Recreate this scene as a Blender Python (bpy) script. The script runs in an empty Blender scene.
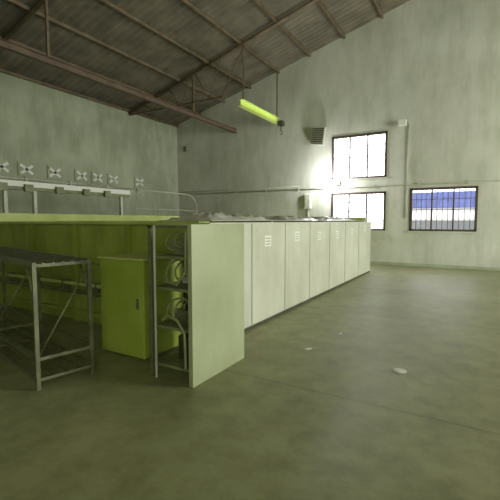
import bpy, bmesh, math, random
from mathutils import Vector, Matrix
random.seed(4)
S=bpy.context.scene
S.view_settings.view_transform='Standard'

# ---------- materials ----------
def mat(name,c1,c2=None,scale=3.0,rough=0.6,metal=0.0,bump=0.0,detail=6,stretch=(1,1,1),emit=None,estr=0,lo=.35,hi=.65,dirt=0,dstretch=(1,1,.25),dscale=2.5):
    m=bpy.data.materials.new(name); m.use_nodes=True
    nt=m.node_tree; b=nt.nodes['Principled BSDF']
    b.inputs['Base Color'].default_value=(*c1,1); b.inputs['Roughness'].default_value=rough
    b.inputs['Metallic'].default_value=metal
    if c2:
        tc=nt.nodes.new('ShaderNodeTexCoord'); mp=nt.nodes.new('ShaderNodeMapping'); mp.inputs['Scale'].default_value=stretch
        n=nt.nodes.new('ShaderNodeTexNoise'); n.inputs['Scale'].default_value=scale; n.inputs['Detail'].default_value=detail
        r=nt.nodes.new('ShaderNodeValToRGB'); r.color_ramp.elements[0].position=lo; r.color_ramp.elements[1].position=hi
        r.color_ramp.elements[0].color=(*c1,1); r.color_ramp.elements[1].color=(*c2,1)
        nt.links.new(tc.outputs['Object'],mp.inputs[0]); nt.links.new(mp.outputs[0],n.inputs['Vector'])
        nt.links.new(n.outputs['Fac'],r.inputs[0]); out=r.outputs[0]
        if dirt:
            mp2=nt.nodes.new('ShaderNodeMapping'); mp2.inputs['Scale'].default_value=dstretch
            nd=nt.nodes.new('ShaderNodeTexNoise'); nd.inputs['Scale'].default_value=dscale; nd.inputs['Detail'].default_value=10; nd.inputs['Roughness'].default_value=.7
            rd=nt.nodes.new('ShaderNodeValToRGB'); rd.color_ramp.elements[0].position=.36; rd.color_ramp.elements[1].position=.56
            k=1-dirt; rd.color_ramp.elements[0].color=(k,k,k*.94,1); rd.color_ramp.elements[1].color=(1,1,1,1)
            mm=nt.nodes.new('ShaderNodeMixRGB'); mm.blend_type='MULTIPLY'; mm.inputs[0].default_value=1
            nt.links.new(tc.outputs['Object'],mp2.inputs[0]); nt.links.new(mp2.outputs[0],nd.inputs['Vector']); nt.links.new(nd.outputs['Fac'],rd.inputs[0])
            nt.links.new(out,mm.inputs[1]); nt.links.new(rd.outputs[0],mm.inputs[2]); out=mm.outputs[0]
        nt.links.new(out,b.inputs['Base Color'])
        if bump:
            bp=nt.nodes.new('ShaderNodeBump'); bp.inputs['Strength'].default_value=bump; bp.inputs['Distance'].default_value=.02
            nt.links.new(n.outputs['Fac'],bp.inputs['Height']); nt.links.new(bp.outputs[0],b.inputs['Normal'])
    if emit:
        b.inputs['Emission Color'].default_value=(*emit,1); b.inputs['Emission Strength'].default_value=estr
    return m
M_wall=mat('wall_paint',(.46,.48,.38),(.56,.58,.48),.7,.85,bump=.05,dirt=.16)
M_wallL=mat('wall_paint_shaded',(.29,.33,.22),(.39,.43,.30),.9,.85,bump=.05,dirt=.18)  # wall paint toned down: the left wall's weaker light is in the colour
M_white=mat('white_panel_paint',(.44,.46,.35),(.52,.54,.43),1.6,.45,dirt=.10)
M_white2=mat('cream_panel_paint',(.29,.33,.18),(.36,.40,.235),1.2,.45,dirt=.12)
M_edge=mat('panel_edge',(.40,.42,.32),rough=.5)
M_green=mat('green_tank_paint',(.25,.32,.045),(.36,.43,.085),1.8,.45,stretch=(1,1,.35),dirt=.25)
M_greenY=mat('yellow_green_liner',(.38,.46,.11),(.50,.57,.18),2,.45)
M_greenB=mat('green_box_paint',(.27,.36,.04),(.34,.43,.07),2.5,.4,dirt=.12)
M_dark=mat('dark_steel',(.035,.035,.02),(.07,.065,.035),5,.5)
M_frame=mat('window_frame_brown',(.07,.05,.035),rough=.5)
M_bar=mat('window_grille',(.10,.09,.08),rough=.5)
M_rack=mat('rack_steel',(.12,.13,.07),(.20,.21,.11),9,.42,.3)
M_pipe=mat('grey_pipe',(.40,.42,.32),(.50,.52,.40),6,.45)
M_roof=mat('roof_sheet',(.10,.09,.06),(.17,.15,.10),2,.7)
M_truss=mat('truss_steel',(.10,.075,.04),(.17,.13,.07),4,.6)
M_lime=mat('lime_beam_paint',(.66,.85,.16),(.75,.92,.25),3,.4)
M_rust=mat('rust_beam',(.09,.06,.04),(.14,.10,.06),4,.6)
M_paper=mat('paper',(.68,.70,.60),rough=.8)
M_ink=mat('ink',(.12,.13,.1),rough=.8)
M_plastic=mat('plastic_sheet',(.58,.60,.48),(.70,.72,.60),5,.35)
M_glare=mat('glare_emitter',(1,1,1),emit=(.95,.92,1),estr=60)  # emission stands in for the glare at the upper window
M_hose=mat('hose',(.22,.24,.12),rough=.45)
M_shelf=mat('shelf_metal',(.12,.14,.06),(.20,.22,.10),5,.5)
M_blue=mat('blue_sheet',(.09,.11,.30),(.13,.16,.40),3,.5)
M_wout=mat('white_render',(.75,.75,.8),rough=.8)
M_gout=mat('grey_base_wall',(.16,.17,.18),rough=.8)
M_ground=mat('outside_ground',(.35,.34,.3),(.45,.44,.4),1,.9)

# floor
M_floor=bpy.data.materials.new('concrete_floor'); M_floor.use_nodes=True
nt=M_floor.node_tree; b=nt.nodes['Principled BSDF']; L=nt.links.new
tc=nt.nodes.new('ShaderNodeTexCoord')
n1=nt.nodes.new('ShaderNodeTexNoise'); n1.inputs['Scale'].default_value=.5; n1.inputs['Detail'].default_value=12; n1.inputs['Roughness'].default_value=.66; n1.inputs['Distortion'].default_value=.4
r1=nt.nodes.new('ShaderNodeValToRGB'); r1.color_ramp.elements[0].position=.3; r1.color_ramp.elements[1].position=.7
r1.color_ramp.elements[0].color=(.21,.225,.095,1); r1.color_ramp.elements[1].color=(.35,.365,.18,1)
n2=nt.nodes.new('ShaderNodeTexNoise'); n2.inputs['Scale'].default_value=3.5; n2.inputs['Detail'].default_value=14; n2.inputs['Roughness'].default_value=.72
r2=nt.nodes.new('ShaderNodeValToRGB'); r2.color_ramp.elements[0].position=.36; r2.color_ramp.elements[1].position=.58
r2.color_ramp.elements[0].color=(.68,.68,.64,1); r2.color_ramp.elements[1].color=(1,1,1,1)
mx=nt.nodes.new('ShaderNodeMixRGB'); mx.blend_type='MULTIPLY'; mx.inputs[0].default_value=1
mp=nt.nodes.new('ShaderNodeMapping'); mp.inputs['Location'].default_value=(20,0,0)
br=nt.nodes.new('ShaderNodeTexBrick'); br.offset=0; br.inputs['Scale'].default_value=1; br.inputs['Brick Width'].default_value=40
br.inputs['Row Height'].default_value=3.35; br.inputs['Mortar Size'].default_value=.018
br.inputs['Color1'].default_value=br.inputs['Color2'].default_value=(1,1,1,1); br.inputs['Mortar'].default_value=(.78,.78,.76,1)
mx2=nt.nodes.new('ShaderNodeMixRGB'); mx2.blend_type='MULTIPLY'; mx2.inputs[0].default_value=1
for n in (n1,n2,mp): L(tc.outputs['Object'],n.inputs['Vector'])
L(mp.outputs[0],br.inputs['Vector'])
L(n1.outputs['Fac'],r1.inputs[0]); L(n2.outputs['Fac'],r2.inputs[0]); L(r1.outputs[0],mx.inputs[1]); L(r2.outputs[0],mx.inputs[2])
L(mx.outputs[0],mx2.inputs[1]); L(br.outputs[0],mx2.inputs[2]); L(mx2.outputs[0],b.inputs['Base Color'])
mr=nt.nodes.new('ShaderNodeMapRange'); mr.inputs['To Min'].default_value=.36; mr.inputs['To Max'].default_value=.62
L(n2.outputs['Fac'],mr.inputs[0]); L(mr.outputs[0],b.inputs['Roughness'])
bp=nt.nodes.new('ShaderNodeBump'); bp.inputs['Strength'].default_value=.15; bp.inputs['Distance'].default_value=.01
L(n2.outputs['Fac'],bp.inputs['Height']); L(bp.outputs[0],b.inputs['Normal'])

# ---------- builder ----------
class B:
    def __init__(s): s.bm=bmesh.new(); s.mats=[]
    def mi(s,m):
        if m not in s.mats: s.mats.append(m)
        return s.mats.index(m)
    def box(s,a,c,m,M=None):
        i=s.mi(m); x0,y0,z0=a; x1,y1,z1=c
        v=[Vector(p) for p in((x0,y0,z0),(x1,y0,z0),(x1,y1,z0),(x0,y1,z0),(x0,y0,z1),(x1,y0,z1),(x1,y1,z1),(x0,y1,z1))]
        if M: v=[M@p for p in v]
        v=[s.bm.verts.new(p) for p in v]
        for f in((0,3,2,1),(4,5,6,7),(0,1,5,4),(1,2,6,5),(2,3,7,6),(3,0,4,7)):
            s.bm.faces.new([v[k] for k in f]).material_index=i
    def cyl(s,p,q,r,m,seg=12):
        i=s.mi(m); p=Vector(p);q=Vector(q);d=(q-p)
        R=Matrix.Translation((p+q)/2)@d.to_track_quat('Z','Y').to_matrix().to_4x4()
        g=bmesh.ops.create_cone(s.bm,cap_ends=True,segments=seg,radius1=r,radius2=r,depth=d.length,matrix=R)
        for f in {f for v in g['verts'] for f in v.link_faces}: f.material_index=i; f.smooth=len(f.verts)==4
    def tube(s,pts,r,m,seg=10):
        for a,c in zip(pts,pts[1:]): s.cyl(a,c,r,m,seg)
        for p in pts[1:-1]:
            i=s.mi(m); g=bmesh.ops.create_uvsphere(s.bm,u_segments=seg,v_segments=6,radius=r,matrix=Matrix.Translation(p))
            for f in {f for v in g['verts'] for f in v.link_faces}: f.material_index=i; f.smooth=True
    def poly(s,pts,m):
        s.bm.faces.new([s.bm.verts.new(p) for p in pts]).material_index=s.mi(m)
    def done(s,name,bevel=0):
        me=bpy.data.meshes.new(name); s.bm.to_mesh(me); s.bm.free()
        for m in s.mats: me.materials.append(m)
        o=bpy.data.objects.new(name,me); S.collection.objects.link(o)
        if bevel:
            bv=o.modifiers.new('bevel','BEVEL'); bv.width=bevel; bv.segments=2; bv.limit_method='ANGLE'
        return o
def arc(c,r,a0,a1,u,v,n=8):
    c=Vector(c);u=Vector(u);v=Vector(v)
    return [c+u*(r*math.cos(a0+(a1-a0)*k/n))+v*(r*math.sin(a0+(a1-a0)*k/n)) for k in range(n+1)]

XL,XR,YB,YF=-12.7,9.0,14.7,-5.0
EZ=6.1; XM=(XL+XR)/2; SL=.28; RZ=EZ+SL*(XM-XL)
# ---------- room ----------
f=B(); f.box((XL-.2,YF-.2,-.15),(XR+.2,YB+.2,0),M_floor); f.done('floor')
wins=[(-4.87,-2.89,3.22,4.79),(-4.87,-2.89,1.28,2.64),(-1.99,0.0,1.28,2.71)]
def gridwall(b,us,zs,holes,fn):
    for u0,u1 in zip(us,us[1:]):
        for z0,z1 in zip(zs,zs[1:]):
            cu,cz=(u0+u1)/2,(z0+z1)/2
            if any(h[0]<cu<h[1] and h[2]<cz<h[3] for h in holes): continue
            fn(u0,u1,z0,z1)
w=B()
us=sorted({XL-.2,XR+.2,*[h[0] for h in wins],*[h[1] for h in wins]}); zs=sorted({0,EZ,*[h[2] for h in wins],*[h[3] for h in wins]})
gridwall(w,us,zs,wins,lambda a,c,z0,z1:w.box((a,YB,z0),(c,YB+.2,z1),M_wall))
w.poly([(XL,YB,EZ),(XR,YB,EZ),(XR,YB,EZ+.16),(XM,YB,RZ+.16),(XL,YB,EZ+.16)],M_wall)
w.done('wall_back')
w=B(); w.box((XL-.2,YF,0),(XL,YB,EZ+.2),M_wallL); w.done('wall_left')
w=B(); dh=(5.0,12.0,0,4.2)
gridwall(w,[YF,dh[0],dh[1],YB],[0,4.2,EZ+.2],[dh],lambda a,c,z0,z1:w.box((XR,a,z0),(XR+.2,c,z1),M_wall)); w.done('wall_right')
w=B(); w.box((XL-.2,YF-.2,0),(XR+.2,YF,EZ),M_wall); w.poly([(XL,YF,EZ),(XL,YF,EZ+.16),(XM,YF,RZ+.16),(XR,YF,EZ+.16),(XR,YF,EZ)],M_wall); w.done('wall_front')
c=B()
for sx,ex in((XL,XM),(XR,XM)):
    ys=[YF-.2+ k*.12 for k in range(int((YB-YF+.5)/.12)+1)]
    prev=None
    i=c.mi(M_roof)
    for k,y in enumerate(ys):
        h=.03*(k%2)
        a=c.bm.verts.new((sx,y,EZ+.12+h)); d=c.bm.verts.new((ex,y,RZ+.12+h))
        if prev: c.bm.faces.new((prev[0],a,d,prev[1])).material_index=i
        prev=(a,d)
c.done('ceiling')
t=B()
TY=(0.3,6.0,11.7)
for y in TY:
    for sx in (XL,XR): t.cyl((sx,y,EZ),(XM,y,RZ-.02),.07,M_truss,6)
y=11.7
t.box((XL,y-.03,EZ-.10),(-8,y+.03,EZ-.05),M_truss); t.cyl((-8,y,EZ-.07),(-7.0,y,EZ+SL*5.7),.03,M_truss,6)
for x in(-11.3,-9.9,-8.6): t.cyl((x,y,EZ-.07),(x-.6,y,EZ+SL*(x-.6-XL)),.02,M_truss,6); t.cyl((x,y,EZ-.07),(x+.6,y,EZ+SL*(x+.6-XL)),.02,M_truss,6)
for k in range(0,9):
    for sx in(XL+.08,XR-.08):
        sg=1 if sx<0 else -1; x=sx+sg*(XM-XL)*k/8.; z=EZ+SL*(XM-XL)*k/8.
        t.box((x-.03,YF,z+.02),(x+.03,YB,z+.11),M_truss)
t.done('roof_truss')
tr=B(); tr.box((XL,YB-.03,0),(XR,YB-.001,.10),M_wallL); tr.done('baseboard_back')

# ---------- windows ----------
def window(idx,x0,x1,z0,z1,cols,rows):
    b=B(); y0,y1=YB-.03,YB+.07; t=.06
    b.box((x0-.04,y0,z0-.04),(x1+.04,y1,z0+t-.02),M_frame); b.box((x0-.04,y0,z1-t+.02),(x1+.04,y1,z1+.04),M_frame)
    b.box((x0-.04,y0,z0),(x0+t-.02,y1,z1),M_frame); b.box((x1-t+.02,y0,z0),(x1+.04,y1,z1),M_frame)
    for k in range(1,3):
        x=x0+(x1-x0)*k/3; b.box((x-.025,y0+.01,z0),(x+.025,y1-.01,z1),M_frame)
    for k in range(1,cols):
        x=x0+(x1-x0)*k/cols; b.cyl((x,YB+.04,z0),(x,YB+.04,z1),.011,M_bar,6)
    for k in range(1,rows):
        z=z0+(z1-z0)*k/rows; b.box((x0,YB+.03,z-.011),(x1,YB+.05,z+.011),M_bar)
    b.box((x0-.08,YB-.09,z0-.08),(x1+.08,YB+.0,z0-.03),M_wall)
    b.done('window_%d'%idx)
for k,h in enumerate(wins): window(k+1,*h,12,4)

# ---------- outside ----------
o=B(); o.box((-30,YB+.25,-.3),(25,60,-.16),M_ground); o.done('outside_ground')
o=B(); o.box((-3.4,20,-.16),(9,23,1.62),M_gout); o.box((-3.4,19.98,1.62),(9,23,2.2),M_wout); o.box((-3.5,19.9,2.2),(9.1,23.1,2.95),M_blue)
for k in range(40): 
    x=-3.45+k*.31; o.box((x,19.87,2.2),(x+.12,19.9,2.95),M_blue)
o.done('neighbouring_shed')

# ---------- wall services ----------
p=B()
z=2.88
p.cyl((XL+.1,YB-.04,z),(XR-.1,YB-.04,z),.02,M_pipe)
p.cyl((XL+.1,YB-.04,z+.12),(-6.2,YB-.04,z+.12),.014,M_pipe)
for k in range(14): x=XL+.4+k*1.5; p.box((x,YB-.07,z-.05),(x+.04,YB-.002,z+.05),M_pipe)
p.cyl((-2.15,YB-.04,z),(-2.15,YB-.04,5.0),.02,M_pipe); p.cyl((-2.15,YB-.04,z),(-2.15,YB-.04,1.7),.02,M_pipe)
p.done('conduit_pipe')
p=B(); p.cyl((XL+.05,YF+.5,2.95),(XL+.05,YB-.2,2.95),.03,M_pipe); 
for k in range(12): p.box((XL+.002,YF+1+1.6*k,2.88),(XL+.09,YF+1.06+1.6*k,3.02),M_pipe)
p.done('wall_water_pipe')
p=B(); p.box((-5.98,YB-.14,2.1),(-5.72,YB-.002,2.7),M_paper); p.box((-5.95,YB-.155,2.15),(-5.75,YB-.14,2.65),M_pipe); p.cyl((-5.8,YB-.17,2.4),(-5.8,YB-.15,2.4),.02,M_dark)
p.cyl((-5.85,YB-.04,1.5),(-5.85,YB-.04,2.1),.02,M_pipe)
p.done('electrical_box',.005)
p=B(); R=Matrix.Translation((-5.43,YB-.14,4.9))@Matrix.Rotation(math.radians(7),4,'Y')
p.box((-.27,-.06,-.34),(.27,.1,.34),M_pipe,R)
for k in range(9): p.box((-.23,-.09,-.30+k*.07),(.23,-.06,-.265+k*.07),M_dark,R)
p.box((-.03,.1,-.03),(.03,.13,.03),M_dark,R)
p.done('wall_louvre_vent')
p=B(); p.box((-2.45,YB-.30,4.9),(-2.2,YB-.16,5.1),M_paper); p.cyl((-2.33,YB-.2,5.0),(-2.33,YB-.02,5.05),.03,M_pipe); p.box((-2.4,YB-.03,4.95),(-2.26,YB-.002,5.15),M_pipe); p.done('wall_floodlight',.006)
p=B(); p.box((-4.95,YB-.12,2.98),(-4.55,YB-.002,3.13),M_pipe); p.box((-4.92,YB-.17,2.995),(-4.58,YB-.12,3.115),M_glare); p.done('window_glare_block',.01)  # added glowing block for the upper window's glare, no fixture here
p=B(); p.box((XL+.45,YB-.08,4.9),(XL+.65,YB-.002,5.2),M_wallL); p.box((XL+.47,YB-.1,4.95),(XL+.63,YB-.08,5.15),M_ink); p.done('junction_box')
for k,y in enumerate((6.5,7.27,8.25,9.3,10.0,10.75,12.15)):
    p=B(); x=XL+.002; hz=.22; wy=.26
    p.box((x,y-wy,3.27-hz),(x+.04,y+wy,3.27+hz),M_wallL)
    M1=Matrix.Translation((x+.05,y,3.27))
    for a in (35,-35): p.box((-.02,-.24,-.045),(.02,.24,.045),M_paper,M1@Matrix.Rotation(math.radians(a),4,'X'))
    p.done('wall_vent_block')

# ---------- overhead beams ----------
p=B()
def ibeam(b,x,y0,y1,z,m,s=1):
    b.box((x-.11*s,y0,z-.02),(x+.11*s,y1,z+.0),m); b.box((x-.012,y0,z),(x+.012,y1,z+.22*s),m); b.box((x-.11*s,y0,z+.22*s),(x+.11*s,y1,z+.24*s),m)
ibeam(p,-7.1,11.5,YB-.35,5.55,M_lime,.85)
for y in (11.7,YB-.39): p.box((-7.12,y-.02,5.74),(-7.08,y+.02,7.6),M_truss)
p.box((-7.0,YB-.55,5.42),(-6.8,YB-.3,5.6),M_dark); p.cyl((-6.9,YB-.42,5.2),(-6.9,YB-.42,5.45),.02,M_dark)
p.tube(arc((-6.9,YB-.42,5.14),.06,math.pi/2,-math.pi*.8,(1,0,0),(0,0,1)),.015,M_dark,6)
p.done('hoist_beam')
p=B(); ibeam(p,-9.3,YF+.02,YB-.01,5.5,M_rust,.6)
for y in TY: p.box((-9.33,y-.03,5.64),(-9.27,y+.03,7.0),M_truss)
p.done('crane_rail')

# ---------- green tank ----------
g=B(); X0,X1,Y0,Y1,H=-9.3,-2.98,3.9,12.3,1.55
g.box((X0,Y0,0),(X1,Y0+.1,H),M_green); g.box((X0,Y1-.1,0),(X1,Y1,1.72),M_greenY)
g.box((X1-.1,Y0+.1,0),(X1,Y1-.1,H),M_green); g.box((X0,Y0+.1,0),(X0+.1,Y1-.1,1.78),M_greenY)
g.box((X0+.1,Y0+.1,.3),(X1-.1,Y1-.1,1.1),M_greenY)
g.box((X0-.05,Y0-.06,H),(X1,Y0+.16,H+.045),M_greenY)
for zz in (.12,.95): g.box((X0,Y0-.07,zz),(X1,Y0,zz+.07),M_green)
for k in range(6):
    x=X1-.1-k*1.2; g.box((x-.04,Y0-.06,0),(x+.04,Y0,H),M_green)
g.cyl((X0,Y0-.11,.62),(X1-1,Y0-.11,.62),.03,M_greenY); g.cyl((X0,Y0-.11,.5),(X1-1,Y0-.11,.5),.03,M_rack)
for k in range(7): g.box((X0+.4+k*.8,Y0-.14,.46),(X0+.44+k*.8,Y0,.66),M_shelf)
for y in (6,8,10): g.box((X0+.1,y,1.1),(X1-.1,y+.08,1.6),M_greenY)
g.box((-3.9,4.1,1.6),(X1,12.2,1.612),M_white)
g.done('green_process_tank',.006)
g=B(); g.box((-3.93,3.1,.02),(-3.2,3.8,1.15),M_greenB); g.box((-3.95,3.08,1.15),(-3.18,3.8,1.175),M_greenY); g.box((-3.9,3.085,.06),(-3.23,3.1,1.12),M_greenB)
for x in(-3.88,-3.3): g.box((x,3.15,0),(x+.06,3.7,.02),M_dark)
g.box((-3.29,3.06,.6),(-3.26,3.085,.72),M_rack)
g.done('green_control_box',.008)

# ---------- white panel row ----------
r=B(); ys=[3.85,4.9,6.05,7.2,8.4,9.6,10.9,12.33]
for k,(a,c2) in enumerate(zip(ys,ys[1:])):
    r.box((-2.87,a+.006,.05),(-2.82,c2-.006,1.56),M_white)
    r.box((-2.9,a-.02,0),(-2.87,a+.02,1.55),M_shelf)
    r.box((-2.825,c2-.03,.05),(-2.81,c2-.015,1.56),M_edge)
    zz=1.25+random.uniform(-.06,.06); ym=(a+c2)/2-.2
    r.box((-2.82,ym,zz),(-2.816,ym+.22,zz+.17),M_paper)
    for j in range(3): r.box((-2.816,ym+.03,zz+.03+j*.045),(-2.815,ym+.19,zz+.042+j*.045),M_shelf)
r.box((-2.9,3.85,0),(-2.84,12.33,.05),M_dark)
r.box((-2.96,3.85,1.56),(-2.82,12.33,1.58),M_white)
r.done('white_enclosure_panels',.003)
def sheet(x0,x1,y0,y1,z,amp,name):
    bm=bmesh.new(); nx,ny=14,26; V=[[None]*(ny+1) for _ in range(nx+1)]
    for i in range(nx+1):
        for j in range(ny+1):
            e=min(i,nx-i,j,ny-j)/3; e=min(1,e)
            V[i][j]=bm.verts.new((x0+(x1-x0)*i/nx+random.uniform(-.02,.02),y0+(y1-y0)*j/ny+random.uniform(-.02,.02),z+.002+e*amp*random.uniform(.1,1)))
    for i in range(nx):
        for j in range(ny): bm.faces.new((V[i][j],V[i+1][j],V[i+1][j+1],V[i][j+1])).smooth=True
    me=bpy.data.meshes.new(name); bm.to_mesh(me); bm.free(); me.materials.append(M_plastic)
    ob=bpy.data.objects.new(name,me); S.collection.objects.link(ob)
sheet(-3.85,-3.02,4.2,6.0,1.612,.12,'crumpled_plastic_sheet')
sheet(-3.8,-3.02,6.6,8.2,1.612,.10,'crumpled_plastic_sheet')
sheet(-3.8,-3.02,9.0,11.3,1.612,.11,'crumpled_plastic_sheet')

# ---------- open cabinet ----------
c=B()
c.box((-2.33,2.82,0.0),(-2.28,3.77,1.57),M_white2)
for (x,y) in((-2.84,2.86),(-2.84,3.72),(-2.36,3.72)): c.box((x-.02,y-.02,0),(x+.02,y+.02,1.56),M_rack)
c.cyl((-2.77,2.84,0),(-2.77,2.84,1.56),.014,M_pipe)
c.box((-2.86,2.84,1.53),(-2.33,2.88,1.56),M_rack); c.box((-2.86,3.7,1.53),(-2.33,3.74,1.56),M_rack); c.box((-2.86,2.84,1.53),(-2.82,3.74,1.56),M_rack)
c.box((-2.86,3.73,.05),(-2.34,3.75,1.55),M_green)
for z in (.1,.5,.9,1.22): c.box((-2.84,2.9,z),(-2.33,3.73,z+.03),M_shelf)
for k,z in enumerate((.53,.93,1.25)):
    for j in range(3):
        pts=arc((-2.58,2.98+j*.1,z+.15),.16-.03*j,-.3+k,3.6+k*.5,(1,0,0),(0,.25,.8 if z<1.2 else .6),10)
        c.tube(pts,.011,M_hose,8)
c.tube([(-2.4,2.86,.15),(-2.42,2.87,.5),(-2.5,2.86,.62),(-2.62,2.86,.66),(-2.7,2.86,.6)],.016,M_hose,8)
c.tube([(-2.38,2.86,1.5),(-2.4,2.87,1.1),(-2.5,2.86,.98),(-2.66,2.86,1.0)],.014,M_hose,8)
c.box((-2.7,3.1,.13),(-2.45,3.5,.38),M_dark); c.box((-2.72,3.2,.93),(-2.5,3.5,1.1),M_pipe); c.box((-2.75,3.1,.53),(-2.5,3.4,.66),M_rack); c.box((-2.8,3.1,1.25),(-2.6,3.5,1.4),M_shelf)
c.done('open_equipment_cabinet',.003)

# ---------- rack ----------
k=B(); RM=Matrix.Translation((-3.45,2.3,0))@Matrix.Rotation(math.radians(-12),4,'Z')
def rb(a,c2,m=M_rack): k.box(a,c2,m,RM)
Lr=-2.9
for x in (-.02,-1.45,Lr):
    for y in(-.26,.26):
        rb((x-.018,y-.018,0),(x+.018,y+.018,1.2))
    for z in (1.17,.28,.08): rb((x-.015,-.26,z),(x+.015,.26,z+.03))
for y in(-.26,.26):
    for z,hh in((1.17,.045),(.08,.03),(.28,.03)): rb((Lr,y-.018,z),(0,y+.018,z+hh))
for j in range(-2,3): rb((Lr,j*.09-.01,1.185),(0,j*.09+.01,1.21))
for j in range(-1,2): rb((Lr,j*.13-.012,.09),(0,j*.13+.012,.11))
for x in (-.02,-1.45):
    for y in(-.26,.26):
        a=RM@Vector((x,y,.85)); d=RM@Vector((x-.22,y,1.18)); k.cyl(a,d,.01,M_rack,6)
    k.cyl(RM@Vector((x,-.26,.3)),RM@Vector((x,.26,1.15)),.009,M_rack,6)
k.done('steel_rack_frame')
k=B()
for j in range(4): k.box((Lr-.1,-.9-.0+j*.1,.0),(-.35,-.86+j*.1,.04),M_rack,RM)
k.done('steel_profile_bars')

# ---------- gantry rail + handrail ----------
k=B()
k.box((-9.52,1.0,2.42),(-9.38,8.6,2.55),M_paper); k.box((-9.5,1.0,2.34),(-9.4,8.6,2.42),M_shelf)
for y in (2.6,4.9,5.6,8.3): k.box((-9.5,y-.04,0),(-9.41,y+.04,2.4),M_pipe)
for y in (4.7,5.3,6.1,6.9,7.6): k.box((-9.38,y,2.3),(-9.30,y+.2,2.48),M_shelf)
k.done('busbar_gantry',.004)
k=B(); x=-9.42
pts=[(x,8.9,0),(x,8.9,2.3)]+[tuple(p) for p in arc((x,9.2,2.3),.3,math.pi,math.pi/2,(0,1,0),(0,0,1),5)]+[(x,11.4,2.6)]+[tuple(p) for p in arc((x,11.4,2.0),.6,math.pi/2,0,(0,1,0),(0,0,1),6)]+[(x,12.0,0)]
k.tube(pts,.022,M_pipe,8)
k.cyl((x,8.9,2.0),(x,12.0,2.0),.016,M_pipe,8)
for y in (9.9,10.9): k.cyl((x,y,0),(x,y,2.6),.018,M_pipe,8)
k.done('handrail')

# ---------- floor bits ----------
k=B(); k.cyl((-.64,4.27,0),(-.64,4.27,.006),.07,M_paper,24); k.cyl((-.64,4.27,.006),(-.64,4.27,.012),.05,M_paper,24); k.done('floor_cover_plate')
k=B()
for (x,y,s) in((-1.75,4.45,.04),(-1.6,5.3,.03)):
    k.box((-s,-s*.5,0),(s,s*.5,.006),M_paper,Matrix.Translation((x,y,0))@Matrix.Rotation(x*3,4,'Z'))
k.done('paper_scraps')

# ---------- light ----------
W=bpy.data.worlds.new('World'); S.world=W; W.use_nodes=True
W.node_tree.nodes['Background'].inputs[0].default_value=(.95,.95,1,1); W.node_tree.nodes['Background'].inputs[1].default_value=6
def area(name,loc,target,sx,sy,e,col):
    l=bpy.data.lights.new(name,'AREA'); l.shape='RECTANGLE'; l.size=sx; l.size_y=sy; l.energy=e; l.color=col
    o=bpy.data.objects.new(name,l); S.collection.objects.link(o); o.location=loc
    o.rotation_euler=(Vector(target)-Vector(loc)).to_track_quat('-Z','Z').to_euler()
area('door_daylight',(XR-.1,8.5,2.2),(-6,9.8,2.2),6.5,4,1120,(1,1,.9))
area('rear_fill',(3,YF+.3,3.5),(-5,9,2),6,3,400,(.98,1,.76))  # added fill light; the rear wall behind it is closed
l=bpy.data.lights.new('window_glare_light','POINT'); l.energy=190; l.color=(.93,.9,1); l.shadow_soft_size=.06  # added point light, spreads the window glare over the wall
o=bpy.data.objects.new('window_glare_light',l); S.collection.objects.link(o); o.location=(-4.75,YB-.6,3.2)

cd=bpy.data.cameras.new('camera'); cd.lens=27.72; cd.sensor_width=36; cam=bpy.data.objects.new('camera',cd); S.collection.objects.link(cam)
cam.location=(0,0,1.6); cam.rotation_euler=(math.radians(90-4.3),0,math.radians(30.3)); S.camera=cam
